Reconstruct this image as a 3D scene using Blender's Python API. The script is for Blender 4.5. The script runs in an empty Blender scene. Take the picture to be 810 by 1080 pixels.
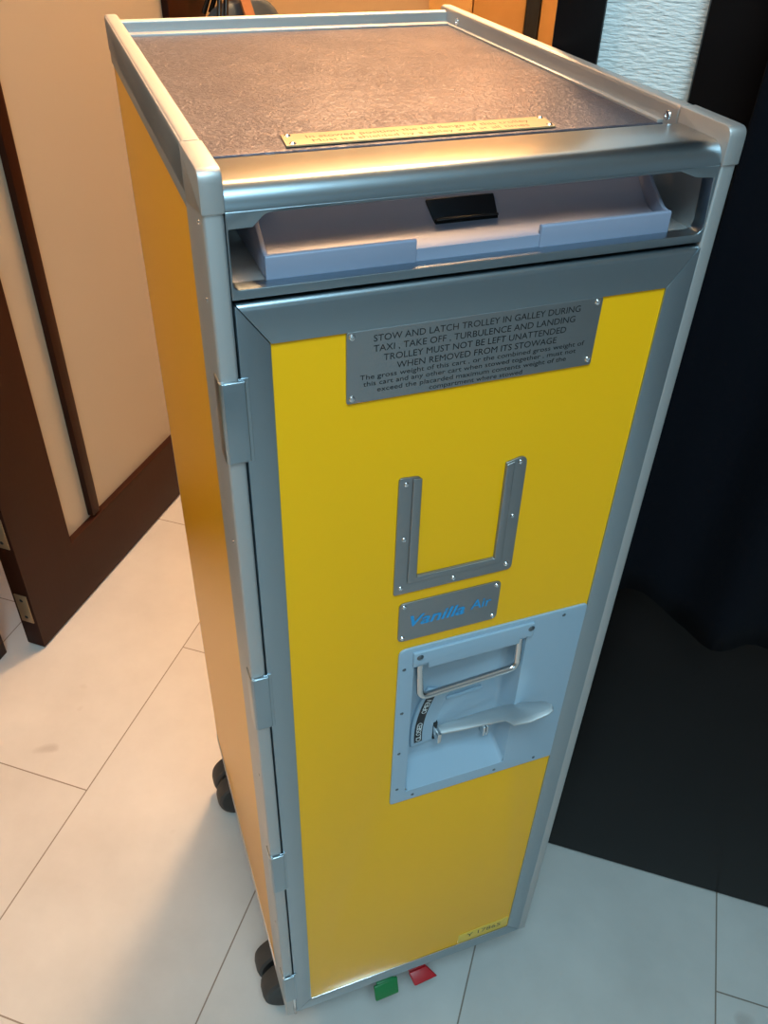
import bpy, bmesh, math, random
from math import pi, sin, cos, radians
from mathutils import Vector, Matrix
from mathutils.geometry import tessellate_polygon

random.seed(7)
S = bpy.context.scene
COL = S.collection
V = Vector

# ------------------------------------------------------------------ materials
def new_mat(name):
    m = bpy.data.materials.new(name)
    m.use_nodes = True
    nt = m.node_tree
    return m, nt, nt.nodes['Principled BSDF']

def mat(name, col, rough=.5, metal=0., bump=None, var=None, coat=0., spec=None, emit=None):
    """bump=(scale, strength, stretch) ; var=(scale, amount)"""
    m, nt, b = new_mat(name)
    L = nt.links
    b.inputs['Base Color'].default_value = (*col, 1)
    b.inputs['Roughness'].default_value = rough
    b.inputs['Metallic'].default_value = metal
    b.inputs['Coat Weight'].default_value = coat
    if spec is not None: b.inputs['Specular IOR Level'].default_value = spec
    if emit:
        b.inputs['Emission Color'].default_value = (*emit[0], 1)
        b.inputs['Emission Strength'].default_value = emit[1]
    if bump or var:
        tc = nt.nodes.new('ShaderNodeTexCoord')
    if bump:
        mp = nt.nodes.new('ShaderNodeMapping'); mp.inputs['Scale'].default_value = bump[2]
        L.new(tc.outputs['Object'], mp.inputs['Vector'])
        n = nt.nodes.new('ShaderNodeTexNoise'); n.inputs['Scale'].default_value = bump[0]; n.inputs['Detail'].default_value = 4
        L.new(mp.outputs['Vector'], n.inputs['Vector'])
        bp = nt.nodes.new('ShaderNodeBump'); bp.inputs['Strength'].default_value = bump[1]; bp.inputs['Distance'].default_value = .001
        L.new(n.outputs['Fac'], bp.inputs['Height'])
        L.new(bp.outputs['Normal'], b.inputs['Normal'])
    if var:
        n2 = nt.nodes.new('ShaderNodeTexNoise'); n2.inputs['Scale'].default_value = var[0]; n2.inputs['Detail'].default_value = 5
        L.new(tc.outputs['Object'], n2.inputs['Vector'])
        mx = nt.nodes.new('ShaderNodeMix'); mx.data_type = 'RGBA'
        a = var[1]
        mx.inputs[6].default_value = (*[c * (1 - a) for c in col], 1)
        mx.inputs[7].default_value = (*[min(1, c * (1 + a)) for c in col], 1)
        L.new(n2.outputs['Fac'], mx.inputs[0])
        L.new(mx.outputs[2], b.inputs['Base Color'])
    return m

M = {}
M['alu'] = mat('satin_aluminium', (.37, .44, .49), .30, 1., bump=(160, .03, (1, 1, 1)))
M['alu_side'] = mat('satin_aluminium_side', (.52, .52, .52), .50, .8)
M['plate'] = mat('brushed_plate', (.31, .32, .33), .42, .9, bump=(300, .05, (.06, 1, 1)))
M['lever_alu'] = mat('dull_aluminium', (.50, .53, .55), .46, .85)
M['screw_dark'] = mat('dull_screw', (.16, .18, .20), .4, .9)
M['steel'] = mat('polished_steel', (.72, .72, .72), .18, 1.)
M['screw'] = mat('zinc_screw', (.75, .76, .78), .25, 1.)
M['yellow'] = mat('yellow_laminate', (.95, .47, .004), .36, 0., bump=(700, .04, (1, 1, 1)), spec=.25)
M['yellow_side'] = mat('yellow_laminate_side', (.95, .45, .005), .30, 0., bump=(90, .05, (1, 1, 1)), spec=.22)
M['latch_grey'] = mat('pale_grey_enamel', (.31, .42, .52), .30, 0., spec=.5)
M['lavender'] = mat('lavender_grey_plastic', (.26, .285, .38), .40, 0., spec=.4)
M['black_plastic'] = mat('black_plastic', (.006, .006, .007), .22)
M['ink'] = mat('black_ink', (.012, .013, .016), .5)
M['blue_ink'] = mat('sky_blue_ink', (.01, .28, .62), .4)
M['white_ink'] = mat('white_ink', (.7, .72, .72), .5)
M['gold_plate'] = mat('gold_plate', (.62, .42, .22), .45, .3)
M['sticker'] = mat('yellow_sticker', (.74, .50, .05), .3)
M['rubber'] = mat('grey_rubber', (.050, .042, .038), .6, var=(60, .25))
M['wheel_hub'] = mat('wheel_hub_plastic', (.10, .105, .115), .45)
M['green'] = mat('green_pedal', (.005, .17, .045), .4)
M['red'] = mat('red_pedal', (.42, .006, .012), .4)
M['dark_gap'] = mat('dark_gap', (.008, .009, .010), .7)
M['wood'] = mat('dark_red_brown_wood', (.028, .007, .003), .45, 0., bump=(26, .12, (6, 6, .35)), var=(5, .25), spec=.15)
M['panel_cream'] = mat('cream_door_panel', (.41, .37, .29), .55, 0., bump=(110, .12, (1, .35, 3)), var=(2.5, .04))
M['brass'] = mat('aged_brass', (.45, .33, .20), .42, .8)
M['hall_wall'] = mat('cream_hall_wallpaper', (.50, .36, .20), .8, 0., bump=(120, .1, (1, 1, 3)))
M['wood_orange'] = mat('honey_wood', (.52, .27, .075), .45, 0., bump=(20, .08, (8, 8, .4)), var=(6, .12))
M['wood_honey_light'] = mat('pale_honey_wood', (.66, .38, .12), .45, 0., var=(6, .1))
M['cupboard'] = mat('black_brown_gloss', (.008, .006, .006), .30, 0., bump=(14, .06, (5, 5, .3)), var=(4, .3), spec=.07)
M['navy_cloth'] = mat('navy_cloth', (.0011, .0015, .0040), .95, 0., bump=(400, .2, (1, 1, 1)), spec=.15)
M['bag_blue'] = mat('slate_blue_leather', (.05, .075, .095), .5, 0., bump=(90, .2, (1, 1, 1)))
M['bag_brown'] = mat('brown_strap_leather', (.30, .12, .045), .55)
M['copper'] = mat('copper_lever', (.70, .42, .26), .35, .8)
M['ceiling'] = mat('ceiling_paint', (.62, .63, .62), .9)
M['front_wall'] = mat('room_wallpaper', (.32, .34, .36), .85)
M['trim'] = mat('white_trim', (.7, .7, .68), .6)

# woven white wallpaper with horizontal ribs
def woven():
    m, nt, b = new_mat('woven_white_wallpaper')
    L = nt.links
    b.inputs['Base Color'].default_value = (.80, .82, .82, 1); b.inputs['Roughness'].default_value = .85
    tc = nt.nodes.new('ShaderNodeTexCoord')
    mp = nt.nodes.new('ShaderNodeMapping'); mp.inputs['Scale'].default_value = (110, 110, 520)
    L.new(tc.outputs['Object'], mp.inputs['Vector'])
    n = nt.nodes.new('ShaderNodeTexNoise'); n.inputs['Scale'].default_value = 1.; n.inputs['Detail'].default_value = 3
    L.new(mp.outputs['Vector'], n.inputs['Vector'])
    w = nt.nodes.new('ShaderNodeTexNoise'); w.inputs['Scale'].default_value = 260.; w.inputs['Detail'].default_value = 2
    L.new(tc.outputs['Object'], w.inputs['Vector'])
    ad = nt.nodes.new('ShaderNodeMath'); ad.operation = 'MULTIPLY_ADD'
    L.new(w.outputs['Fac'], ad.inputs[0]); ad.inputs[1].default_value = .35; L.new(n.outputs['Fac'], ad.inputs[2])
    bp = nt.nodes.new('ShaderNodeBump'); bp.inputs['Strength'].default_value = .65; bp.inputs['Distance'].default_value = .003
    L.new(ad.outputs['Value'], bp.inputs['Height']); L.new(bp.outputs['Normal'], b.inputs['Normal'])
    return m
M['woven'] = woven()

# stucco-embossed aluminium of the trolley top
def stucco():
    m, nt, b = new_mat('embossed_aluminium')
    L = nt.links
    b.inputs['Base Color'].default_value = (.10, .10, .13, 1); b.inputs['Roughness'].default_value = .42; b.inputs['Metallic'].default_value = .7
    tc = nt.nodes.new('ShaderNodeTexCoord')
    n = nt.nodes.new('ShaderNodeTexNoise'); n.inputs['Scale'].default_value = 240; n.inputs['Detail'].default_value = 2; n.inputs['Distortion'].default_value = 1.2
    L.new(tc.outputs['Object'], n.inputs['Vector'])
    v = nt.nodes.new('ShaderNodeTexVoronoi'); v.feature = 'DISTANCE_TO_EDGE'; v.inputs['Scale'].default_value = 100
    mxv = nt.nodes.new('ShaderNodeMix'); mxv.data_type = 'VECTOR'; mxv.inputs[0].default_value = .025
    L.new(tc.outputs['Object'], mxv.inputs[4]); L.new(n.outputs['Color'], mxv.inputs[5])
    L.new(mxv.outputs[1], v.inputs['Vector'])
    r = nt.nodes.new('ShaderNodeValToRGB'); r.color_ramp.elements[0].position = 0; r.color_ramp.elements[0].color = (1, 1, 1, 1)
    r.color_ramp.elements[1].position = .055; r.color_ramp.elements[1].color = (0, 0, 0, 1)
    L.new(v.outputs['Distance'], r.inputs['Fac'])
    # ridges only in patches
    n3 = nt.nodes.new('ShaderNodeTexNoise'); n3.inputs['Scale'].default_value = 28; n3.inputs['Detail'].default_value = 2
    L.new(tc.outputs['Object'], n3.inputs['Vector'])
    r3 = nt.nodes.new('ShaderNodeValToRGB'); r3.color_ramp.elements[0].position = .35; r3.color_ramp.elements[1].position = .75; r3.color_ramp.elements[1].color = (.55, .55, .55, 1)
    L.new(n3.outputs['Fac'], r3.inputs['Fac'])
    mu = nt.nodes.new('ShaderNodeMath'); mu.operation = 'MULTIPLY'
    L.new(r.outputs['Color'], mu.inputs[0]); L.new(r3.outputs['Color'], mu.inputs[1])
    ad = nt.nodes.new('ShaderNodeMath'); ad.operation = 'MULTIPLY_ADD'
    L.new(n.outputs['Fac'], ad.inputs[0]); ad.inputs[1].default_value = .9; L.new(mu.outputs['Value'], ad.inputs[2])
    bp = nt.nodes.new('ShaderNodeBump'); bp.inputs['Strength'].default_value = .5; bp.inputs['Distance'].default_value = .0016
    L.new(ad.outputs['Value'], bp.inputs['Height']); L.new(bp.outputs['Normal'], b.inputs['Normal'])
    return m
M['stucco'] = stucco()

# large-format floor tiles 305 x 610 mm, laid half-bond along y
TW, TL = .3052, .6096
def tile_mat():
    m, nt, b = new_mat('cream_floor_tile')
    L = nt.links; N = nt.nodes
    def math_(op, a, bb=None, c=None):
        n = N.new('ShaderNodeMath'); n.operation = op
        for i, x in enumerate((a, bb, c)):
            if x is None: continue
            if isinstance(x, (int, float)): n.inputs[i].default_value = x
            else: L.new(x, n.inputs[i])
        return n.outputs[0]
    tc = N.new('ShaderNodeTexCoord'); sp = N.new('ShaderNodeSeparateXYZ'); L.new(tc.outputs['Object'], sp.inputs[0])
    u = math_('DIVIDE', math_('ADD', sp.outputs['X'], .4255), TW)       # column coordinate, joint at integers
    col = math_('FLOOR', u)
    odd = math_('PINGPONG', math_('ADD', col, 0), 1)                    # 0 / 1 per column
    off = math_('MULTIPLY', odd, .5)
    v0 = math_('DIVIDE', math_('ADD', sp.outputs['Y'], .0766), TL)
    v = math_('ADD', v0, off)
    du = math_('MULTIPLY', math_('ABSOLUTE', math_('SUBTRACT', u, math_('ROUND', u))), TW)
    dv = math_('MULTIPLY', math_('ABSOLUTE', math_('SUBTRACT', v, math_('ROUND', v))), TL)
    d = math_('MINIMUM', du, dv)
    g = math_('LESS_THAN', d, .0010)
    # per-tile tone
    cb = N.new('ShaderNodeCombineXYZ'); L.new(col, cb.inputs[0]); L.new(math_('FLOOR', v), cb.inputs[1])
    wn = N.new('ShaderNodeTexWhiteNoise'); L.new(cb.outputs[0], wn.inputs['Vector'])
    n1 = N.new('ShaderNodeTexNoise'); n1.inputs['Scale'].default_value = 7; n1.inputs['Detail'].default_value = 6; n1.inputs['Roughness'].default_value = .6
    L.new(tc.outputs['Object'], n1.inputs['Vector'])
    fac = math_('ADD', math_('MULTIPLY', n1.outputs['Fac'], .8), math_('MULTIPLY', wn.outputs['Value'], .2))
    rp = N.new('ShaderNodeValToRGB')
    rp.color_ramp.elements[0].position = .25; rp.color_ramp.elements[0].color = (.47, .455, .44, 1)
    rp.color_ramp.elements[1].position = .75; rp.color_ramp.elements[1].color = (.60, .585, .565, 1)
    L.new(fac, rp.inputs['Fac'])
    mx = N.new('ShaderNodeMix'); mx.data_type = 'RGBA'; L.new(g, mx.inputs[0]); L.new(rp.outputs['Color'], mx.inputs[6]); mx.inputs[7].default_value = (.22, .18, .15, 1)
    # a few grey scuffs
    n2 = N.new('ShaderNodeTexNoise'); n2.inputs['Scale'].default_value = 16; n2.inputs['Detail'].default_value = 1
    L.new(tc.outputs['Object'], n2.inputs['Vector'])
    r2 = N.new('ShaderNodeValToRGB'); r2.color_ramp.elements[0].position = .74; r2.color_ramp.elements[0].color = (0, 0, 0, 1); r2.color_ramp.elements[1].position = .80
    r2.color_ramp.elements[1].color = (.35, .35, .35, 1)
    L.new(n2.outputs['Fac'], r2.inputs['Fac'])
    mx2 = N.new('ShaderNodeMix'); mx2.data_type = 'RGBA'; L.new(r2.outputs['Color'], mx2.inputs[0]); L.new(mx.outputs[2], mx2.inputs[6]); mx2.inputs[7].default_value = (.25, .2, .18, 1)
    L.new(mx2.outputs[2], b.inputs['Base Color'])
    b.inputs['Roughness'].default_value = .42
    bp = N.new('ShaderNodeBump'); bp.inputs['Strength'].default_value = .15; bp.inputs['Distance'].default_value = .001
    L.new(math_('SUBTRACT', n1.outputs['Fac'], math_('MULTIPLY', g, .8)), bp.inputs['Height']); L.new(bp.outputs['Normal'], b.inputs['Normal'])
    return m
M['tile'] = tile_mat()

# ------------------------------------------------------------------ mesh helpers
def link(name, me, material, parent=None):
    o = bpy.data.objects.new(name, me)
    COL.objects.link(o)
    if material:
        me.materials.clear(); me.materials.append(material)
    if parent: o.parent = parent
    return o

def finish(bm, name, material, parent=None, smooth=40):
    bmesh.ops.remove_doubles(bm, verts=bm.verts, dist=1e-6)
    bmesh.ops.recalc_face_normals(bm, faces=bm.faces)
    ang = radians(smooth)
    for f in bm.faces: f.smooth = True
    for e in bm.edges:
        if len(e.link_faces) == 2: e.smooth = e.calc_face_angle(0) < ang
    me = bpy.data.meshes.new(name); bm.to_mesh(me); bm.free()
    return link(name, me, material, parent)

def box(bm, x0, x1, y0, y1, z0, z1, bev=0., seg=2):
    t = bmesh.new()
    bmesh.ops.create_cube(t, size=1)
    bmesh.ops.scale(t, vec=(x1 - x0, y1 - y0, z1 - z0), verts=t.verts)
    bmesh.ops.translate(t, vec=((x0 + x1) / 2, (y0 + y1) / 2, (z0 + z1) / 2), verts=t.verts)
    if bev: bmesh.ops.bevel(t, geom=t.edges[:], offset=bev, segments=seg, affect='EDGES', profile=.5)
    merge(bm, t)

def merge(bm, t, mx=None):
    if mx is not None: bmesh.ops.transform(t, matrix=mx, verts=t.verts)
    me = bpy.data.meshes.new('tmp'); t.to_mesh(me); t.free()
    bm.from_mesh(me); bpy.data.meshes.remove(me)

def prism(bm, pts, axis, a0, a1, bev=0., seg=2):
    """polygon extruded along an axis; pts are the two other coordinates in xyz order"""
    def P(p, a):
        return {'x': (a, p[0], p[1]), 'y': (p[0], a, p[1]), 'z': (p[0], p[1], a)}[axis]
    t = bmesh.new()
    A = [t.verts.new(P(p, a0)) for p in pts]; B = [t.verts.new(P(p, a1)) for p in pts]
    n = len(pts)
    t.faces.new(A); t.faces.new(B[::-1])
    for i in range(n): t.faces.new((A[i], A[(i + 1) % n], B[(i + 1) % n], B[i]))
    bmesh.ops.recalc_face_normals(t, faces=t.faces)
    if bev: bmesh.ops.bevel(t, geom=[e for e in t.edges if e.calc_face_angle(0) > .6], offset=bev, segments=seg, affect='EDGES', profile=.5)
    merge(bm, t)

def round_poly(pts, r, n=5):
    """round every corner; r a number or a list"""
    out = []
    N = len(pts)
    for i, p in enumerate(pts):
        ri = r[i] if isinstance(r, (list, tuple)) else r
        p = V(p); a = V(pts[i - 1]) - p; b = V(pts[(i + 1) % N]) - p
        if ri <= 0: out.append(tuple(p)); continue
        la, lb = a.length, b.length
        a.normalize(); b.normalize()
        ang = a.angle(b)
        d = min(ri / math.tan(ang / 2), la * .49, lb * .49)
        p1, p2 = p + a * d, p + b * d
        for k in range(n + 1):
            t = k / n
            q = (1 - t) ** 2 * p1 + 2 * t * (1 - t) * p + t * t * p2
            out.append((q.x, q.y))
    return out

def rect(x0, x1, z0, z1): return [(x0, z0), (x1, z0), (x1, z1), (x0, z1)]

XZ = Matrix(((1, 0, 0, 0), (0, 0, -1, 0), (0, 1, 0, 0), (0, 0, 0, 1)))     # plate in x,z facing -y
XY = Matrix.Identity(4)
YZL = Matrix(((0, 0, -1, 0), (-1, 0, 0, 0), (0, 1, 0, 0), (0, 0, 0, 1)))   # plate in (-y),z facing -x

def curve_mesh(cu, mx):
    o = bpy.data.objects.new('tmp', cu); COL.objects.link(o)
    dg = bpy.context.evaluated_depsgraph_get(); dg.update()
    me = bpy.data.meshes.new_from_object(o.evaluated_get(dg))
    me.transform(mx)
    bpy.data.objects.remove(o); bpy.data.curves.remove(cu)
    return me

def plate(bm, loops, front, thick, bev=.0005, mx=XZ):
    """flat plate from an outline plus holes; front = distance of its face along the facing axis"""
    cu = bpy.data.curves.new('tmp', 'CURVE'); cu.dimensions = '2D'; cu.fill_mode = 'BOTH'
    cu.extrude = max(thick / 2 - bev, 1e-5); cu.bevel_depth = bev; cu.bevel_resolution = 2; cu.offset = -bev
    for lp in loops:
        s = cu.splines.new('POLY'); s.points.add(len(lp) - 1); s.use_cyclic_u = True
        for q, p in zip(s.points, lp): q.co = (p[0], p[1], 0, 1)
    me = curve_mesh(cu, mx @ Matrix.Translation((0, 0, front - thick / 2)))
    bm.from_mesh(me); bpy.data.meshes.remove(me)

def tube(bm, pts, r, n=10, closed=False, cap=True):
    pts = [V(p) for p in pts]; rings = []
    N = len(pts)
    t0 = (pts[1] - pts[0]).normalized()
    up = V((0, 0, 1)) if abs(t0.z) < .9 else V((1, 0, 0))
    x = t0.cross(up).normalized()
    for i, p in enumerate(pts):
        a = pts[max(i - 1, 0)]; b = pts[min(i + 1, N - 1)]
        t = (b - a).normalized()
        x = (x - t * x.dot(t)).normalized(); y = t.cross(x)
        rr = r[i] if isinstance(r, (list, tuple)) else r
        rings.append([bm.verts.new(p + (x * cos(2 * pi * k / n) + y * sin(2 * pi * k / n)) * rr) for k in range(n)])
    for i in range(N - 1):
        for k in range(n):
            bm.faces.new((rings[i][k], rings[i][(k + 1) % n], rings[i + 1][(k + 1) % n], rings[i + 1][k]))
    if cap: bm.faces.new(rings[0][::-1]); bm.faces.new(rings[-1])

def arc_pts(pts, r, n=6):
    """3D polyline with rounded corners"""
    out = [V(pts[0])]
    for i in range(1, len(pts) - 1):
        p = V(pts[i]); a = V(pts[i - 1]) - p; b = V(pts[i + 1]) - p
        a.normalize(); b.normalize()
        p1, p2 = p + a * r, p + b * r
        for k in range(n + 1):
            t = k / n; out.append((1 - t) ** 2 * p1 + 2 * t * (1 - t) * p + t * t * p2)
    out.append(V(pts[-1]))
    return out

def lathe(bm, prof, n=24, mx=Matrix.Identity(4)):
    """profile [(r, h)] around local z"""
    t = bmesh.new(); rings = []
    for r, h in prof:
        if r < 1e-6: rings.append([t.verts.new((0, 0, h))])
        else: rings.append([t.verts.new((r * cos(2 * pi * k / n), r * sin(2 * pi * k / n), h)) for k in range(n)])
    for A, B in zip(rings, rings[1:]):
        for k in range(n):
            k2 = (k + 1) % n
            if len(A) == 1 and len(B) == 1: continue
            if len(A) == 1: t.faces.new((A[0], B[k], B[k2]))
            elif len(B) == 1: t.faces.new((A[k], A[k2], B[0]))
            else: t.faces.new((A[k], A[k2], B[k2], B[k]))
    merge(bm, t, mx)

def text(bm, body, cx, cz, width, height, y, mx=XZ, shear=0., bold=0., thick=.00015, rot=0.):
    cu = bpy.data.curves.new('tmp', 'FONT'); cu.body = body; cu.size = 1.; cu.align_x = 'LEFT'
    cu.extrude = .0; cu.shear = shear; cu.offset = bold; cu.resolution_u = 3
    me = curve_mesh(cu, Matrix.Identity(4))
    xs = [v.co.x for v in me.vertices]; ys = [v.co.y for v in me.vertices]
    x0, x1 = min(xs), max(xs)
    sx = width / (x1 - x0); sz = height / .73
    for v in me.vertices:
        v.co = ((v.co.x - (x0 + x1) / 2) * sx, (v.co.y - .365) * sz, 0)
    me.transform(mx @ Matrix.Translation((cx, cz, y)) @ Matrix.Rotation(rot, 4, 'Z'))
    bm.from_mesh(me); bpy.data.meshes.remove(me)

def empty(name, label=None, cat=None, loc=(0, 0, 0), rz=0.):
    o = bpy.data.objects.new(name, None); COL.objects.link(o)
    o.location = loc; o.rotation_euler = (0, 0, rz); o.empty_display_size = .1
    if label: o['label'] = label; o['category'] = cat
    return o

def tag(o, label, cat=None, group=None):
    o['label'] = label
    if cat: o['category'] = cat
    if group: o['group'] = group
    return o

def structure(o):
    o['kind'] = 'structure'; return o

def copy_part(o, parent, loc):
    c = o.copy(); COL.objects.link(c); c.parent = parent; c.location = loc
    return c

# ================================================================== TROLLEY
# local frame: x along the front (0..0.302), y back (0..0.398), z up; parts sit FLOOR_GAP above the floor
G = .095
W, D = .302, .398
trolley = empty('airline_trolley', 'tall narrow yellow and aluminium airline galley trolley standing in the doorway', 'trolley', (0, 0, 0), radians(37.5))

def part(bm, name, m, parent=None, smooth=40, label=None):
    """part of the trolley (parent None) or a sub-part of one of its parts"""
    o = finish(bm, name, M[m], parent or trolley, smooth)
    if parent is None: o.location = (0, 0, G)
    if label: o['label'] = label
    return o

# --- side frames with rounded front corners, and the side panels
def side(sign):
    # built as the left side, mirrored about the mid plane for the right side
    bm = bmesh.new()
    box(bm, 0, .0105, 0, .0505, 0, .9292, .0018, 3)
    box(bm, .0, .0105, .0495, D, .8962, .9292, .0008)
    box(bm, .0, .0105, .0495, D, 0, .0100, .0008)
    box(bm, .0010, .0105, .3972, D, 0, .9292, .0003)
    # inner rail above the top panel, with rounded upper edges
    prism(bm, round_poly([(.0, .905), (.0108, .905), (.0108, .9298), (0, .9298)], [0, 0, .003, .003]), 'y', .0475, .405, 0)
    mxm = Matrix.Translation((W, 0, 0)) @ Matrix.Scale(-1, 4, (1, 0, 0)) if sign > 0 else Matrix.Identity(4)
    def out(b, name, m, parent=None, smooth=40, label=None):
        if sign > 0: bmesh.ops.transform(b, matrix=mxm, verts=b.verts)
        return part(b, name, m, parent, smooth, label)
    fr = out(bm, 'side_frame', 'alu_side')
    bm = bmesh.new()
    box(bm, .0012, .0042, .049, .3975, .010, .898)
    out(bm, 'side_panel', 'yellow_side', fr, label='yellow side panel')
    # bumper corner piece at the front end of the rail
    bm = bmesh.new()
    prism(bm, round_poly([(-.0012, .9095), (.0465, .9005), (.0465, .9299), (-.0012, .9299)], [.0008, .0008, .0008, .006], 6), 'x', -.0005, .0111, .0012)
    out(bm, 'corner_cap', 'alu_side', fr)
    # small side screws
    for yy, zz in ((.0116, .9024), (.0116, .8626), (.0116, .70), (.0116, .45), (.0116, .2)):
        bm = bmesh.new()
        lathe(bm, [(0, .0004), (.0012, .0003), (.0016, -.0006)], 10, Matrix.Translation((0, yy, zz)) @ Matrix.Rotation(-pi / 2, 4, 'Y'))
        out(bm, 'screw', 'screw', fr)
    for yy in (.0566, .3686):
        bm = bmesh.new()
        lathe(bm, [(0, .0002), (.0012, .0002), (.0014, .0007), (.0026, .0007), (.0034, -.0008)], 14, Matrix.Translation((.0108, yy, .9222)) @ Matrix.Rotation(pi / 2, 4, 'Y'))
        out(bm, 'rail_screw', 'screw', fr)
    return fr
side(-1)
side(+1)

# --- inner carcass (closed box behind the door) and back wall, underside
bm = bmesh.new()
box(bm, .0085, .2935, .030, .390, .004, .866)
box(bm, .004, .298, .388, .397, .002, .915)
part(bm, 'carcass', 'alu', smooth=30)

# --- top panel, ledges, rear lip
bm = bmesh.new()
prism(bm, round_poly([(.0595, .9125), (.379, .9125), (.379, .9178), (.0595, .9176)], [.0008, 0, 0, .0015]), 'x', .0108, .2912)
top = part(bm, 'top_panel', 'stucco', label='embossed aluminium top')
bm = bmesh.new()
box(bm, .2872, .2916, .0600, .3795, .9165, .9192, .0006)
box(bm, .0104, .0148, .0600, .3795, .9165, .9192, .0006)
box(bm, .0108, .2912, .3795, .3925, .912, .9194, .0007)
prism(bm, round_poly([(.3925, .905), (.3985, .905), (.3985, .9275), (.3925, .9262)], [0, 0, .0016, .0016]), 'x', .0108, .2912, 0)
part(bm, 'top_ledge', 'alu_side')

# --- front handle surround: bar plus stepped opening
bm = bmesh.new()
opening = round_poly([(.0118, .8706), (.2908, .8706), (.2886, .9030), (.2765, .9040), (.2640, .9086), (.2480, .9090),
                      (.0420, .9090), (.0300, .9075), (.0236, .9016), (.0118, .9014)],
                     [.004, .006, .001, .006, .008, .01, .010, .006, .001, .001], 5)
plate(bm, [round_poly(rect(.0108, .2912, .8655, .9096), .0003), opening], 0, .010, .0004)
prof = [(.0050, .9082), (.0022, .9072), (.0004, .9082)]
R_ = .0105
for k in range(10):
    a = k / 9 * pi / 2
    prof.append((.0003 + R_ - R_ * cos(a), .9090 + (R_ + .0017) * sin(a)))
prof += [(.0435, .9212), (.0448, .9206), (.0452, .9185), (.0452, .9155), (.0440, .9140), (.016, .9140), (.009, .9120)]
prism(bm, prof, 'x', .0112, .2908, 0)
surround = part(bm, 'handle_surround', 'alu', smooth=35)
# recess liner behind the opening
bm = bmesh.new()
box(bm, .0108, .2912, .004, .115, .8655, .8694)
box(bm, .0108, .2912, .112, .116, .866, .915)
box(bm, .0108, .0114, .010, .115, .866, .915)
box(bm, .2906, .2912, .010, .115, .866, .915)
box(bm, .2780, .2912, .062, .112, .8694, .9125, .002)
box(bm, .0112, .0260, .062, .112, .885, .9125, .002)
part(bm, 'recess_liner', 'alu_side', surround)

# --- lavender plastic tray in the recess: lip with a notch, floor curving up to a back wall
bm = bmesh.new()
x0, x1 = .0305, .2725
prof = [(.0095, .8702), (.0095, .8784)]
prof[-1] = (.0095, .8774)
prof += [(.0115, .8777), (.0210, .8778), (.0265, .8788), (.0310, .8812)]
prof += [(.0400, .8890), (.0500, .8995), (.0600, .9100), (.090, .9100), (.090, .8702)]
prism(bm, prof, 'x', x0 + .003, x1 - .003, 0)
for a, b in ((x0, .1128), (.1872, x1)):
    prism(bm, [(.0085, .8698), (.0085, .8822), (.0093, .8828), (.0112, .8828), (.0118, .8822), (.0118, .8698)], 'x', a, b, .0005)
for xa in (x0, x1 - .0026):
    prism(bm, [(.0095, .8700), (.0095, .8822), (.016, .8832), (.030, .8925), (.046, .9075), (.052, .9110), (.090, .9110), (.090, .8700)], 'x', xa, xa + .0026, .0006)
tray = part(bm, 'tray', 'lavender', smooth=50, label='lavender grey plastic tray front in the top recess')
# finger grip set into the sloping wall (local plate frame tilted 43 degrees back)
TILT = Matrix.Translation((.1515, .0352, .8844)) @ Matrix.Rotation(-radians(43), 4, 'X') @ XZ
bm = bmesh.new()
plate(bm, [round_poly([(-.0190, -.0090), (.0200, -.0090), (.0205, .0095), (-.0215, .0095)], [.005, .005, .001, .001])], .0010, .004, .0008, TILT)
btn = part(bm, 'grip_button', 'black_plastic', tray, label='black finger grip')
bm = bmesh.new()
plate(bm, [rect(-.0185, .0195, -.0044, -.0030)], .0032, .003, .0006, TILT)
part(bm, 'grip_ridge', 'black_plastic', tray)

# --- placard on the top panel
bm = bmesh.new()
plate(bm, [[(.0580, .0640), (.2200, .0640), (.2220, .0845), (.0600, .0845)]], .9190, .0010, .0002, XY)
tp = part(bm, 'top_placard', 'gold_plate', top, label='gold coloured placard with two lines of writing')
bm = bmesh.new()
text(bm, 'In stowed position the full flange of this trolley', .1405, .0776, .1360, .0052, .91905, XY, bold=.0)
text(bm, 'Must be shielded by a galley wall at all times', .1395, .0698, .1310, .0052, .91905, XY, bold=.0)
part(bm, 'top_placard_lettering', 'ink', top)
rivet0 = None
for x, y in ((.0632, .0817), (.2190, .0817), (.0622, .0667), (.2172, .0667)):
    bm = bmesh.new()
    lathe(bm, [(0, .0012), (.0012, .0010), (.0020, 0)], 12, Matrix.Translation((x, y, .9190)))
    part(bm, 'rivet', 'screw', top)

# ------------------------------------------------------------------ DOOR
bm = bmesh.new()
ox0, ox1, oz0, oz1 = .0116, .2930, .0010, .8632
ix0, ix1, iz0, iz1 = .0290, .2745, .0215, .8390
def bar(pts, bev=.0007):
    prism(bm, pts, 'y', 0, .022, bev)
g = .00025
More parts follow.
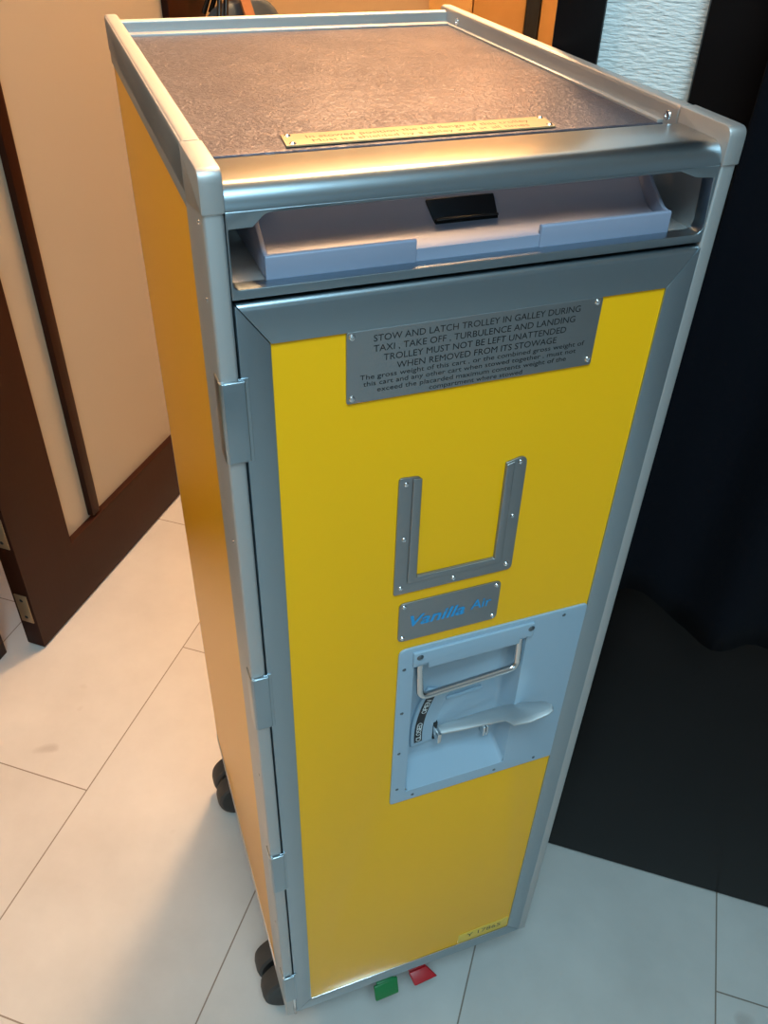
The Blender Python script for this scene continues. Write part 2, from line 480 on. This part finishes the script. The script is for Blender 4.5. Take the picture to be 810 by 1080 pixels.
# top member has a well rounded upper edge
t = bmesh.new()
A = [(ox0 + g, oz1), (ox1 - g, oz1), (ix1 - g, iz1), (ix0 + g, iz1)]
prism(t, A, 'y', 0, .022, 0)
ed = [e for e in t.edges if all(abs(v.co.z - oz1) < 1e-6 and abs(v.co.y) < 1e-6 for v in e.verts)]
bmesh.ops.bevel(t, geom=ed, offset=.0045, segments=5, affect='EDGES', profile=.5)
merge(bm, t)
bar([(ox0, oz0), (ix0, iz0), (ix0, iz1 - g), (ox0, oz1 - g)])
bar([(ox1, oz0), (ox1, oz1 - g), (ix1, iz1 - g), (ix1, iz0)])
bar([(ox0 + g, oz0), (ox1 - g, oz0), (ix1 - g, iz0 - g), (ix0 + g, iz0 - g)])
door = part(bm, 'trolley_door', 'alu', smooth=35, label='front door with aluminium frame and yellow panel')
bm = bmesh.new()
plate(bm, [rect(ix0 - .001, ix1 + .001, iz0 - .001, iz1 + .001), rect(.1235, .2248, .3790, .5505)], -.0012, .003, .0001)
part(bm, 'door_panel', 'yellow', door, label='yellow door panel')
bm = bmesh.new()
box(bm, ix0, ix1, -.0002, .0020, iz0 - .0003, iz0 + .0012, .0003)
part(bm, 'bottom_bead', 'steel', door)

# placard with the stowage notice
bm = bmesh.new()
plate(bm, [round_poly(rect(.0706, .2306, .7940, .8390), .0015)], .0002, .0014, .0002)
part(bm, 'notice_placard', 'plate', door, label='dark grey metal placard with stowage notice')
bm = bmesh.new()
yT = .00035
LN = [('STOW AND LATCH TROLLEY IN GALLEY DURING', .0863, .2160, .8338, .0042),
      ('TAXI , TAKE OFF , TURBULENCE AND LANDING', .0863, .2135, .8275, .0042),
      ('TROLLEY MUST NOT BE LEFT UNATTENDED', .0925, .2085, .8213, .0042),
      ('WHEN REMOVED FROM ITS STOWAGE', .1005, .2030, .8152, .0042),
      ('The gross weight of this cart , or the combined gross weight of', .0785, .2230, .8102, .0032),
      ('this cart and any other cart when stowed together , must not', .0805, .2180, .8058, .0032),
      ('exceed the placarded maximum contents weight of the', .0890, .2120, .8013, .0032),
      ('compartment where stowed', .1215, .1825, .7970, .0032)]
for body, a, b, z, h in LN:
    text(bm, body, (a + b) / 2, z, b - a, h, yT, bold=0)
part(bm, 'notice_lettering', 'ink', door)

# card holder: U-shaped bracket with a raised ridge
bm = bmesh.new()
U = [(.1052, .6306), (.1974, .6306), (.1963, .7335), (.1808, .7290), (.1815, .6457), (.1215, .6457), (.1208, .7320), (.1054, .7332)]
U = round_poly(U, [.0015, .004, .006, .001, .0006, .0006, .004, .003])
plate(bm, [U], .0004, .0016, .0003)
U2 = [(.1148, .6408), (.1878, .6408), (.1868, .7300), (.1808, .7285), (.1815, .6457), (.1215, .6457), (.1208, .7310), (.1148, .7318)]
plate(bm, [round_poly(U2, .0006)], .0018, .0014, .0006)
part(bm, 'card_holder', 'plate', door, label='U-shaped grey metal card holder')

# name plate
bm = bmesh.new()
plate(bm, [round_poly(rect(.1104, .1912, .5805, .6200), .0045)], .0002, .0014, .0003)
part(bm, 'name_plate', 'plate', door, label='grey metal name plate with blue lettering')
bm = bmesh.new()
text(bm, 'Vanilla', .1413, .6007, .0440, .0112, yT, shear=.28, bold=.022)
text(bm, 'Air', .1764, .6020, .0170, .0098, yT, shear=.10, bold=.008)
part(bm, 'name_lettering', 'blue_ink', door, label='blue slanted name')

# sticker at the bottom right corner
bm = bmesh.new()
plate(bm, [[(.2090, .0225), (.2735, .0225), (.2735, .0460), (.2090, .0430)]], -.0009, .0006, .0001)
part(bm, 'sticker', 'sticker', door, label='small pale yellow number sticker')
bm = bmesh.new()
text(bm, 'Y 17865', .2420, .0350, .0440, .0085, -.00085, bold=.0)
part(bm, 'sticker_lettering', 'ink', door)

# ---- screws on the door face
def screws(pts, r, y, name='screw', h=.0011, m='screw'):
    for x, z in pts:
        b = bmesh.new()
        # domed head with a cross recess
        mx = Matrix.Translation((x, -y, z)) @ XZ.to_3x3().to_4x4() @ Matrix.Rotation(random.uniform(0, pi), 4, 'Z')
        lathe(b, [(0, h * .45), (r * .30, h * .55), (r * .38, h), (r * .75, h * .8), (r, 0)], 12, mx)
        part(b, name, m, door)
screws([(.0737, .8360), (.2272, .8362), (.0738, .7972), (.2278, .7980)], .0021, .0002)
screws([(.1104, .7277), (.1108, .6815), (.1101, .6367), (.1508, .6352), (.1926, .6365), (.1917, .6821), (.1914, .7281)], .0019, .0004)
screws([(.1140, .6165), (.1875, .6165), (.1140, .5840), (.1878, .5845)], .0019, .0002)

# ---- latch panel, recess tub, flap, bail handle, lever
bm = bmesh.new()
LP = round_poly([(.1112, .3670), (.2742, .3670), (.2742, .5706), (.1120, .5706)], [.003, .0005, .004, .007])
plate(bm, [LP, rect(.1254, .2226, .3814, .5478)], .0008, .0022, .0007)
lp = part(bm, 'latch_panel', 'latch_grey', door, label='pale grey latch panel')
# recess tub, sloping bottom and right wall, closed to the back
bm = bmesh.new()
ring0 = [(.1254, .3814), (.2226, .3814), (.2226, .5478), (.1254, .5478)]
ring1 = [(.1272, .4040), (.2165, .4040), (.2165, .5470), (.1272, .5470)]
def tub(bm, r0, r1, y0, y1, back_thick=.002):
    A = [bm.verts.new((x, y0, z)) for x, z in r0]
    B = [bm.verts.new((x, y1, z)) for x, z in r1]
    fs = []
    for i in range(4):
        fs.append(bm.faces.new((A[i], A[(i + 1) % 4], B[(i + 1) % 4], B[i])))
    fs.append(bm.faces.new(B))
    ed = [e for e in bm.edges if len(e.link_faces) == 2]
    bmesh.ops.bevel(bm, geom=ed, offset=.004, segments=4, affect='EDGES', profile=.5)
tub(bm, ring0, ring1, .0000, .0190)
part(bm, 'latch_recess', 'latch_grey', door, smooth=60)
# folded flap that retains the bail handle
bm = bmesh.new()
FL = [(.1234, .5660), (.1234, .5505), (.1272, .5505), (.1272, .5522), (.1362, .5522), (.1366, .5460), (.2148, .5460), (.2152, .5522), (.2215, .5522), (.2215, .5505), (.2260, .5505), (.2260, .5660)]
plate(bm, [FL], .0030, .0030, .0009)
part(bm, 'handle_flap', 'latch_grey', door)
screws([(.1287, .5606), (.2237, .5606)], .0029, .0030, 'flap_screw', .0009, 'screw_dark')
screws([(.1169, .5484), (.1172, .4951), (.1169, .4411), (.1172, .3886), (.1327, .3736), (.2142, .3726), (.2551, .3729), (.2535, .5641)], .0016, .0008, 'panel_screw', .0005, 'screw_dark')
# bail handle
bm = bmesh.new()
P = arc_pts([(.1310, .0040, .5510), (.1318, -.0015, .5110), (.2170, -.0015, .5165), (.2183, .0040, .5510)], .0075)
tube(bm, P, .0030, 12)
part(bm, 'bail_handle', 'steel', door, label='polished steel bail handle')
# dial with the position strip
bm = bmesh.new()
def strip(r, zs):
    return [(.0, .0)]
cxd, czd, rad = .2706, .4366, .1290       # strip arcs about a centre to the right
def ringpoly(r0, r1, a0, a1, n=14):
    o = [(cxd - r0 * cos(a), czd + r0 * sin(a)) for a in [a0 + (a1 - a0) * k / n for k in range(n + 1)]]
    i = [(cxd - r1 * cos(a), czd + r1 * sin(a)) for a in [a1 + (a0 - a1) * k / n for k in range(n + 1)]]
    return o + i
plate(bm, [ringpoly(.1362, .1130, -.125, .44)], -.0160, .0030, .0010)
part(bm, 'dial', 'latch_grey', door)
bm = bmesh.new()
plate(bm, [ringpoly(.1330, .1255, -.087, .42)], -.0157, .0008, .0001)
part(bm, 'position_strip', 'ink', door, label='black strip with OPEN and CLOSED')
bm = bmesh.new()
def arc_text(word, a0, a1, r):
    for k, ch in enumerate(word):
        a = a0 + (a1 - a0) * (k + .5) / len(word)
        text(bm, ch, cxd - r * cos(a), czd + r * sin(a), .0042, .0048, -.0155, rot=pi / 2 - a, bold=.01)
arc_text('CLOSED', -.075, .120, .1292)
arc_text('OPEN', .215, .345, .1292)
part(bm, 'position_lettering', 'white_ink', door)
# raised rib in the tub
bm = bmesh.new()
tube(bm, [(.1660, .0180, .4740), (.1760, .0172, .4748), (.1985, .0178, .4762)], .0016, 8)
part(bm, 'latch_rib', 'latch_grey', door)
# lever: pivot boss, arm rising outward into a broad paddle
bm = bmesh.new()
top_l = [(.1575, .0175, .4392), (.1810, .0125, .4480), (.2065, .0068, .4572), (.2150, .0050, .4601), (.2200, .0026, .4622), (.2311, -.0031, .4672), (.2424, -.0099, .4722), (.2456, -.0126, .4735), (.2474, -.0168, .4746)]
bot_l = [(.1545, .0110, .4366), (.1760, .0030, .4446), (.1918, -.0030, .4520), (.2092, -.0105, .4604), (.2132, -.0192, .4631), (.2255, -.0236, .4676), (.2413, -.0252, .4736), (.2462, -.0234, .4745), (.2480, -.0195, .4748)]
nrm = V((-.3273, .1435, .934)).normalized()
rows = []
for a, b in zip(top_l, bot_l):
    a, b = V(a), V(b)
    w = (b - a)
    row = []
    for s, h in ((0, -.0020), (0, -.0004), (.06, .0), (.35, .0004), (.70, .0004), (.95, .0), (1., -.0004), (1., -.0018), (.5, -.0026)):
        row.append(bm.verts.new(a + w * s + nrm * h))
    rows.append(row)
for r0, r1 in zip(rows, rows[1:]):
    n = len(r0)
    for k in range(n): bm.faces.new((r0[k], r0[(k + 1) % n], r1[(k + 1) % n], r1[k]))
bm.faces.new(rows[0]); bm.faces.new(rows[-1][::-1])
part(bm, 'lever', 'lever_alu', door, smooth=32, label='satin aluminium paddle lever')
bm = bmesh.new()
box(bm, .1552, .1590, .0050, .0180, .4300, .4425, .0008)
part(bm, 'lever_pivot', 'steel', door)
bm = bmesh.new()
plate(bm, [round_poly(rect(.1550, .1592, .4235, .4470), .0015)], -.0156, .003, .0002)
part(bm, 'lever_slot', 'dark_gap', door)
bm = bmesh.new()
box(bm, .2030, .2054, .0100, .0190, .4140, .4260, .0004)
box(bm, .2062, .2078, .0100, .0190, .4140, .4260, .0004)
part(bm, 'latch_pin', 'steel', door)

# ---- hinges on the left edge
def hinge(z0, z1, xr):
    bm = bmesh.new()
    plate(bm, [round_poly(rect(.0004, xr, z0, z1), .0006)], .0026, .0022, .0008)
    plate(bm, [round_poly(rect(xr - .0035, xr + .0022, z0 - .0012, z1 + .0010), .0005)], .0010, .0010, .0003)
    prism(bm, round_poly([(-.0004, -.0020), (.0022, -.0026), (.0022, .012), (-.0009, .012), (-.0009, .0)], [.0016, 0, 0, 0, .0006]), 'z', z0, z1, .0003)
    part(bm, 'hinge', 'alu', door)
hinge(.7685, .8205, .0134)
hinge(.5255, .5815, .0122)
hinge(.2825, .3420, .0118)
hinge(.0410, .0980, .0118)
# dark strips standing in for the shade in the gaps around the door
bm = bmesh.new()
box(bm, .0085, .0122, .008, .030, .002, .8655)
box(bm, .0085, .2935, .010, .030, .8600, .8660)
part(bm, 'gap_shade_strip', 'dark_gap')
# hinge pin at the bottom corner
bm = bmesh.new()
lathe(bm, [(0, -.004), (.0016, -.004), (.0020, -.0034), (.0020, .036), (0, .036)], 12, Matrix.Translation((.0098, .0008, .0022)))
part(bm, 'hinge_pin', 'steel', door)

# ---- brake pedals under the front edge
def pedal(top, bot, th, m, label):
    bm = bmesh.new()
    a, b = V(top[0]), V(top[1]); c, d = V(bot[1]), V(bot[0])
    n = (b - a).cross(d - a).normalized()
    if n.y > 0: n = -n
    vs = [a, b, c, d]
    F = [bm.verts.new(v) for v in vs]; Bk = [bm.verts.new(v - n * th) for v in vs]
    bm.faces.new(F); bm.faces.new(Bk[::-1])
    for i in range(4): bm.faces.new((F[i], F[(i + 1) % 4], Bk[(i + 1) % 4], Bk[i]))
    bmesh.ops.recalc_face_normals(bm, faces=bm.faces)
    bmesh.ops.bevel(bm, geom=bm.edges[:], offset=.0016, segments=3, affect='EDGES', profile=.5)
    # folded shank running back under the trolley
    mid = (a + b) / 2
    box(bm, mid.x - .011, mid.x + .011, mid.y + .001, .090, mid.z - .004, mid.z, .001)
    return part(bm, 'brake_pedal', m, label=label)
pedal(((.1048, .0002, -.0120), (.1350, .0022, -.0120)), ((.1046, -.0092, -.0300), (.1337, -.0083, -.0300)), .0040, 'green', 'green brake pedal')
pedal(((.1507, .0053, -.0200), (.1744, .0063, -.0200)), ((.1541, -.0086, -.0280), (.1842, -.0066, -.0280)), .0030, 'red', 'red brake pedal')

# ---- casters: twin wheels swivelled sideways
def wheel_bm(w=.026, r=.0372):
    bm = bmesh.new()
    prof = [(0, -.001), (.010, -.001), (.012, .0005), (.020, .0012), (.0285, .0006), (r - .0065, .0)]
    prof = [(0, .0008), (.009, .0008), (.011, .0022), (.024, .0022), (.0275, .0004), (r - .005, .0), (r - .0014, .0022), (r, .007), (r, w - .007), (r - .0014, w - .0022), (r - .005, w), (.0275, w), (0, w)]
    lathe(bm, prof, 36, Matrix.Rotation(-pi / 2, 4, 'X'))
    return bm
wheel0 = None
def caster(x, y):
    """x = wheel axle x, y = front face of the first wheel"""
    global wheel0
    bm = bmesh.new()
    zc = -.0950 + .0372
    box(bm, x - .010, x + .010, y + .0262, y + .0320, zc - .010, -.012, .002)
    prism(bm, round_poly([(x - .014, -.018), (x - .014, -.006), (x + .050, -.006), (x + .050, -.018), (x + .020, -.026)], .003), 'y', y + .004, y + .054, .001)
    lathe(bm, [(0, -.012), (.020, -.012), (.020, -.001), (0, -.001)], 20, Matrix.Translation((x + .032, y + .029, 0)))
    box(bm, max(x - .004, .003), x + .066, y + .002, y + .056, -.003, .004, .0008)
    lathe(bm, [(0, 0), (.005, 0), (.005, .056), (0, .056)], 14, Matrix.Translation((x, y + .001, zc)) @ Matrix.Rotation(-pi / 2, 4, 'X'))
    c = part(bm, 'caster', 'wheel_hub')
    for yy in (y, y + .032):
        if wheel0 is None:
            wheel0 = part(wheel_bm(), 'wheel', 'rubber', c, smooth=30)
            wheel0.location = (x, yy, zc)
        else:
            copy_part(wheel0, c, (x, yy, zc))
caster(.0185, .046)
caster(.0200, .325)
caster(.2200, .046)
caster(.2200, .325)

# ================================================================== ROOM (world frame: y through the doorway, x to the right)
def slab(name, m, x0, x1, y0, y1, z0, z1, bev=0., label=None):
    bm = bmesh.new(); box(bm, x0, x1, y0, y1, z0, z1, bev)
    o = finish(bm, name, M[m])
    structure(o)
    if label: o['label'] = label
    return o

H = 2.40
XL, XR, YF, YB = -1.7, 2.3, -2.7, 1.93
slab('floor', 'tile', XL - .1, XR + .1, YF - .1, YB + .1, -.05, 0)
slab('ceiling', 'ceiling', XL - .1, XR + .1, YF - .1, YB + .1, H, H + .05)
slab('wall_front_left', 'hall_wall', XL, -.745, .26, .42, 0, H)                    # left of the doorway
slab('wall_front_right', 'woven', .125, .2085, .375, .60, 0, H)                      # woven paper right of the doorway
slab('wall_front_top', 'front_wall', -.745, .125, .43, .60, 2.04, H)
slab('wall_front_far', 'front_wall', 1.50, XR, .43, .60, 0, H)
slab('wall_left', 'hall_wall', XL - .1, XL, YF, .42, 0, H)
slab('wall_right', 'front_wall', XR, XR + .1, YF, YB, 0, H)
slab('wall_back', 'front_wall', XL, XR, YF - .1, YF, 0, H)
slab('wall_hall_left', 'hall_wall', -1.30, -1.20, .42, YB, 0, H)
slab('wall_hall_right', 'hall_wall', .45, .55, .82, YB, 0, H)
slab('wall_hall_end', 'hall_wall', -1.30, .55, YB, YB + .1, 0, H)

bm = bmesh.new()
for a in ((.70, .76, .60, 2.10), (2.24, 2.30, .60, 2.10)): box(bm, a[0], a[1], YF, YF + .04, a[2], a[3], .003)
for z0 in (.60, 2.04): box(bm, .70, 2.30, YF, YF + .04, z0, z0 + .06, .003)
structure(finish(bm, 'added_window_frame', M['trim']))  # unseen frame, added only to surround the cool front fill light

# doorway casing: right jamb (dark) and left jamb with reveal
bm = bmesh.new()
box(bm, .1035, .1385, .3660, .3750, 0, 2.08, .002)
box(bm, .1035, .1260, .3750, .6050, 0, 2.04, .002)
structure(finish(bm, 'trim_right_jamb', M['cupboard']))
bm = bmesh.new()
box(bm, -.7600, -.7085, .2500, .4230, 0, 2.04, .002)
structure(finish(bm, 'trim_left_jamb', M['wood']))
bm = bmesh.new()
box(bm, -.7085, .1035, .43, .60, 2.0, 2.04, .002)
structure(finish(bm, 'trim_door_head', M['wood']))

# ------------------------------------------------------------------ panelled door, open 90 degrees, hinged at the left jamb
dr = empty('door_leaf', 'dark brown wooden door with cream panels standing open behind the trolley', 'door', (-.6515, .452, 0), pi / 2 - radians(1.54))
# local: x along the leaf (0..0.778), y = thickness towards -x world (0..0.036), z up
def dpart(bm, name, m, label=None, parent=None, smooth=40):
    o = finish(bm, name, M[m], parent or dr, smooth)
    if label: o['label'] = label
    return o
T_ = .036
LW, LH = .778, 2.0
bm = bmesh.new()
plate(bm, [rect(0, LW, .004, LH), rect(.126, .652, .145, LH - .12)], 0, T_, .0015, XZ)
leaf = dpart(bm, 'door_frame', 'wood', 'dark red-brown wooden stiles and rails')
bm = bmesh.new()
box(bm, .120, .660, .0130, .0190, .138, LH - .11)
dpart(bm, 'door_panel', 'panel_cream', 'cream door panel')
bm = bmesh.new()
box(bm, .197, .2185, .0015, .0345, .150, LH - .115, .0015)
dpart(bm, 'mullion', 'wood')
for z0, z1 in ((.062, .125), (.230, .292)):
    bm = bmesh.new()
    box(bm, -.0016, .0006, .006, .030, z0, z1, .0006)
    h = dpart(bm, 'hinge_leaf', 'brass')
    for zz in (z0 + .012, z1 - .012):
        bm = bmesh.new()
        lathe(bm, [(0, .0008), (.002, .0008), (.0035, 0)], 12, Matrix.Translation((-.0016, .018, zz)) @ Matrix.Rotation(-pi / 2, 4, 'Y'))
        dpart(bm, 'hinge_screw', 'dark_gap', parent=h)
# lever handle with round rose on the hall side... towards the trolley (-y local)
bm = bmesh.new()
mx = Matrix.Translation((.748, 0, .930)) @ XZ.to_3x3().to_4x4()
lathe(bm, [(0, .010), (.018, .010), (.0265, .007), (.0285, 0)], 28, mx)
rose = dpart(bm, 'handle_rose', 'copper', 'copper coloured handle rose')
bm = bmesh.new()
tube(bm, arc_pts([(.748, -.004, .930), (.748, -.082, .930), (.745, -.084, .930), (.640, -.082, .930)], .012), .0085, 14)
dpart(bm, 'lever_handle', 'copper', parent=rose)

# ------------------------------------------------------------------ bag hanging from the lever handle
bag = empty('handbag', 'slate blue bag with brown leather strap hanging from the door lever', 'bag', (-.532, 1.175, .568), radians(64))
bm = bmesh.new()
# pillow-shaped body: wide domed top; x = width, y = thickness
NU, NV = 20, 14
grid = []
for j in range(NV + 1):
    v = j / NV
    z = .345 * v
    # half width / thickness along the height
    hw = .120 * (1 - max(0, v - .62) ** 2 * 5.2) ** .5 if v < 1 else .055
    hw = max(hw, .055)
    hw *= .90 + .10 * sin(pi * min(1, v * 1.4 + .1))
    ht = .034 * (1 - v ** 2.4) + .009
    grid.append([bm.verts.new((hw * (abs(cos(a)) ** .6) * (1 if cos(a) >= 0 else -1), ht * (abs(sin(a)) ** .8) * (1 if sin(a) >= 0 else -1) + .004 * sin(6 * a + 4 * v), z)) for a in [2 * pi * k / NU for k in range(NU)]])
for A, B in zip(grid, grid[1:]):
    for k in range(NU): bm.faces.new((A[k], A[(k + 1) % NU], B[(k + 1) % NU], B[k]))
bm.faces.new(grid[0][::-1]); bm.faces.new(grid[-1])
b_ = finish(bm, 'bag_body', M['bag_blue'], bag, 60); 
md = b_.modifiers.new('sub', 'SUBSURF'); md.levels = 1; md.render_levels = 2
def ribbon(bm, pts, wdir, w, th):
    pts = [V(p) for p in pts]; wdir = V(wdir).normalized()
    rows = []
    for i, p in enumerate(pts):
        t = (pts[min(i + 1, len(pts) - 1)] - pts[max(i - 1, 0)]).normalized()
        n = t.cross(wdir).normalized()
        rows.append([bm.verts.new(p + wdir * a * w / 2 + n * b * th / 2) for a, b in ((-1, -1), (1, -1), (1, 1), (-1, 1))])
    for a, b in zip(rows, rows[1:]):
        for k in range(4): bm.faces.new((a[k], a[(k + 1) % 4], b[(k + 1) % 4], b[k]))
    bm.faces.new(rows[0][::-1]); bm.faces.new(rows[-1])
bm = bmesh.new()
ribbon(bm, arc_pts([(-.010, -.058, .20), (-.012, -.045, .30), (-.010, -.016, .352), (-.012, -.006, .382), (-.012, .010, .382), (-.010, .020, .352), (-.010, .046, .28)], .010), (1, 0, 0), .020, .004)
tag(finish(bm, 'leather_strap', M['bag_brown'], bag), 'brown leather strap')
bm = bmesh.new()
for dx in (-.042, -.056):
    tube(bm, arc_pts([(dx - .01, -.020, .325), (dx, -.012, .352), (dx + .014, -.006, .3835), (dx + .014, .010, .3835), (dx, .016, .352), (dx - .01, .022, .325)], .008), .0042, 10)
tag(finish(bm, 'carry_handle', M['black_plastic'], bag), 'thin dark carry handles')

# ------------------------------------------------------------------ honey wood cupboard on the hall end wall
hc = empty('hall_cupboard', 'honey coloured wooden cupboard with dark vertical grip at the hall end', 'cupboard', (-.10, 1.92, 0), 0)
def hpart(bm, name, m, label=None):
    o = finish(bm, name, M[m], hc)
    if label: o['label'] = label
    return o
bm = bmesh.new()
box(bm, -.27, .53, -.10, 0, 0, 2.1, .002)
hpart(bm, 'cupboard_body', 'wood_orange')
bm = bmesh.new()
box(bm, -.268, -.168, -.118, -.1002, .05, 2.08, .002)
hpart(bm, 'cupboard_stile', 'wood_honey_light')
bm = bmesh.new()
box(bm, -.166, -.048, -.114, -.1002, .05, 2.08, .002)
hpart(bm, 'cupboard_door', 'wood_orange')
bm = bmesh.new()
box(bm, -.046, -.016, -.122, -.1002, .05, 2.08, .003)
hpart(bm, 'cupboard_grip', 'dark_gap', 'dark vertical grip strip')
bm = bmesh.new()
box(bm, -.014, .525, -.114, -.1002, .05, 2.08, .002)
hpart(bm, 'cupboard_door', 'wood_orange')

# ------------------------------------------------------------------ black-brown cupboard right of the doorway
cb = empty('dark_cupboard', 'tall black-brown glossy cupboard standing right of the doorway on the tile floor', 'cupboard', (.2085, .3598, 0), 0)
def cpart(bm, name, m, label=None):
    o = finish(bm, name, M[m], cb)
    if label: o['label'] = label
    return o
bm = bmesh.new()
box(bm, 0, 1.29, .024, .44, .0, 2.1, .002)
cpart(bm, 'cupboard_body', 'cupboard')
bm = bmesh.new()
box(bm, .0, .620, 0, .0235, .006, 2.09, .0025)
cpart(bm, 'cupboard_door', 'cupboard')
bm = bmesh.new()
box(bm, .6235, 1.29, 0, .0235, .006, 2.09, .0025)
cpart(bm, 'cupboard_door', 'cupboard')

# navy cloth hanging in front of it
bm = bmesh.new()
NX, NZ = 90, 40
def cloth_bottom(x):
    # uneven hem: shorter at the left end, sagging to the right
    t = max(0, min(1, (x - .275) / .05)); t = t * t * (3 - 2 * t)
    return .552 - .040 * t + .006 * sin(x * 22)
rows = []
for i in range(NX + 1):
    x = .247 + (.98 - .247) * i / NX
    zb = cloth_bottom(x); row = []
    for j in range(NZ + 1):
        z = zb + (1.93 - zb) * j / NZ
        f = 1 - .55 * j / NZ
        y = .326 + f * (.013 * sin(x * 46 + .7 * sin(z * 3)) + .007 * sin(x * 97 + 1.3 + z)) - .006 * f
        row.append(bm.verts.new((x + .006 * sin(z * 5 + x * 9), y, z)))
    rows.append(row)
for A, B in zip(rows, rows[1:]):
    for j in range(NZ): bm.faces.new((A[j], B[j], B[j + 1], A[j + 1]))
cl = finish(bm, 'hanging_cloth', M['navy_cloth'], None, 180)
sd = cl.modifiers.new('thick', 'SOLIDIFY'); sd.thickness = .004; sd.offset = 0
tag(cl, 'dark navy cloth hanging in folds in front of the black-brown cupboard', 'cloth')
bm = bmesh.new()
tube(bm, [(.222, .326, 1.935), (1.02, .326, 1.935)], .009, 14)
for x in (.232, 1.01):
    tube(bm, [(x, .326, 1.935), (x, .3600, 1.935)], .006, 10)
tag(finish(bm, 'hanging_rail', M['steel']), 'steel rail the navy cloth hangs from on the dark cupboard', 'rail')

# ================================================================== LIGHT
def area(name, loc, target, size, power, col, shape='DISK', sy=None):
    l = bpy.data.lights.new(name, 'AREA'); l.shape = shape; l.size = size
    if sy: l.size_y = sy
    l.energy = power; l.color = col
    o = bpy.data.objects.new(name, l); COL.objects.link(o)
    o.location = loc
    o.rotation_euler = (V(target) - V(loc)).to_track_quat('-Z', 'Y').to_euler()
    return o
WARM = (1., .59, .29)
COOL = (.54, .86, 1.)
def lamp_point(name, loc, r, power, col):
    l = bpy.data.lights.new(name, 'POINT'); l.shadow_soft_size = r; l.energy = power; l.color = col
    o = bpy.data.objects.new(name, l); COL.objects.link(o); o.location = loc
    return o
lamp_point('hall_ceiling_lamp', (-.24, 1.28, 2.24), .11, 122, WARM)
area('room_ceiling_lamp', (.42, -.85, 2.36), (.42, -.85, 0), .90, 40, COOL)
area('added_front_fill', (1.5, YF + .06, 1.35), (.15, .3, .9), 1.3, 13, COOL, 'RECTANGLE', 1.1)  # unseen cool fill, added to brighten the trolley front from low down
lamp_point('added_warm_fill', (-.95, -.25, 2.25), .12, 20, WARM)  # unseen warm fill, added to warm the trolley's left side and floor

w = bpy.data.worlds.new('world'); S.world = w; w.use_nodes = True
w.node_tree.nodes['Background'].inputs[0].default_value = (.5, .6, .7, 1)
w.node_tree.nodes['Background'].inputs[1].default_value = .02

# ================================================================== CAMERA
cam = bpy.data.cameras.new('camera'); co = bpy.data.objects.new('camera', cam); COL.objects.link(co)
cam.sensor_fit = 'VERTICAL'; cam.sensor_height = 24; cam.sensor_width = 18; cam.lens = 899.505 / 1080 * 24
yaw = -.371183 + radians(37.5)
Rm = Matrix.Rotation(yaw, 4, 'Z') @ Matrix.Rotation(.893163, 4, 'X') @ Matrix.Rotation(.035171, 4, 'Z')
co.matrix_world = Matrix.Translation((.1956, -.3519, 1.1478)) @ Rm
cam.clip_start = .02
S.camera = co
S.view_settings.view_transform = 'Standard'
S.view_settings.look = 'None'
S.view_settings.exposure = 0.
S.view_settings.gamma = 1.
S.view_settings.use_curve_mapping = False
S.cycles.max_bounces = 8
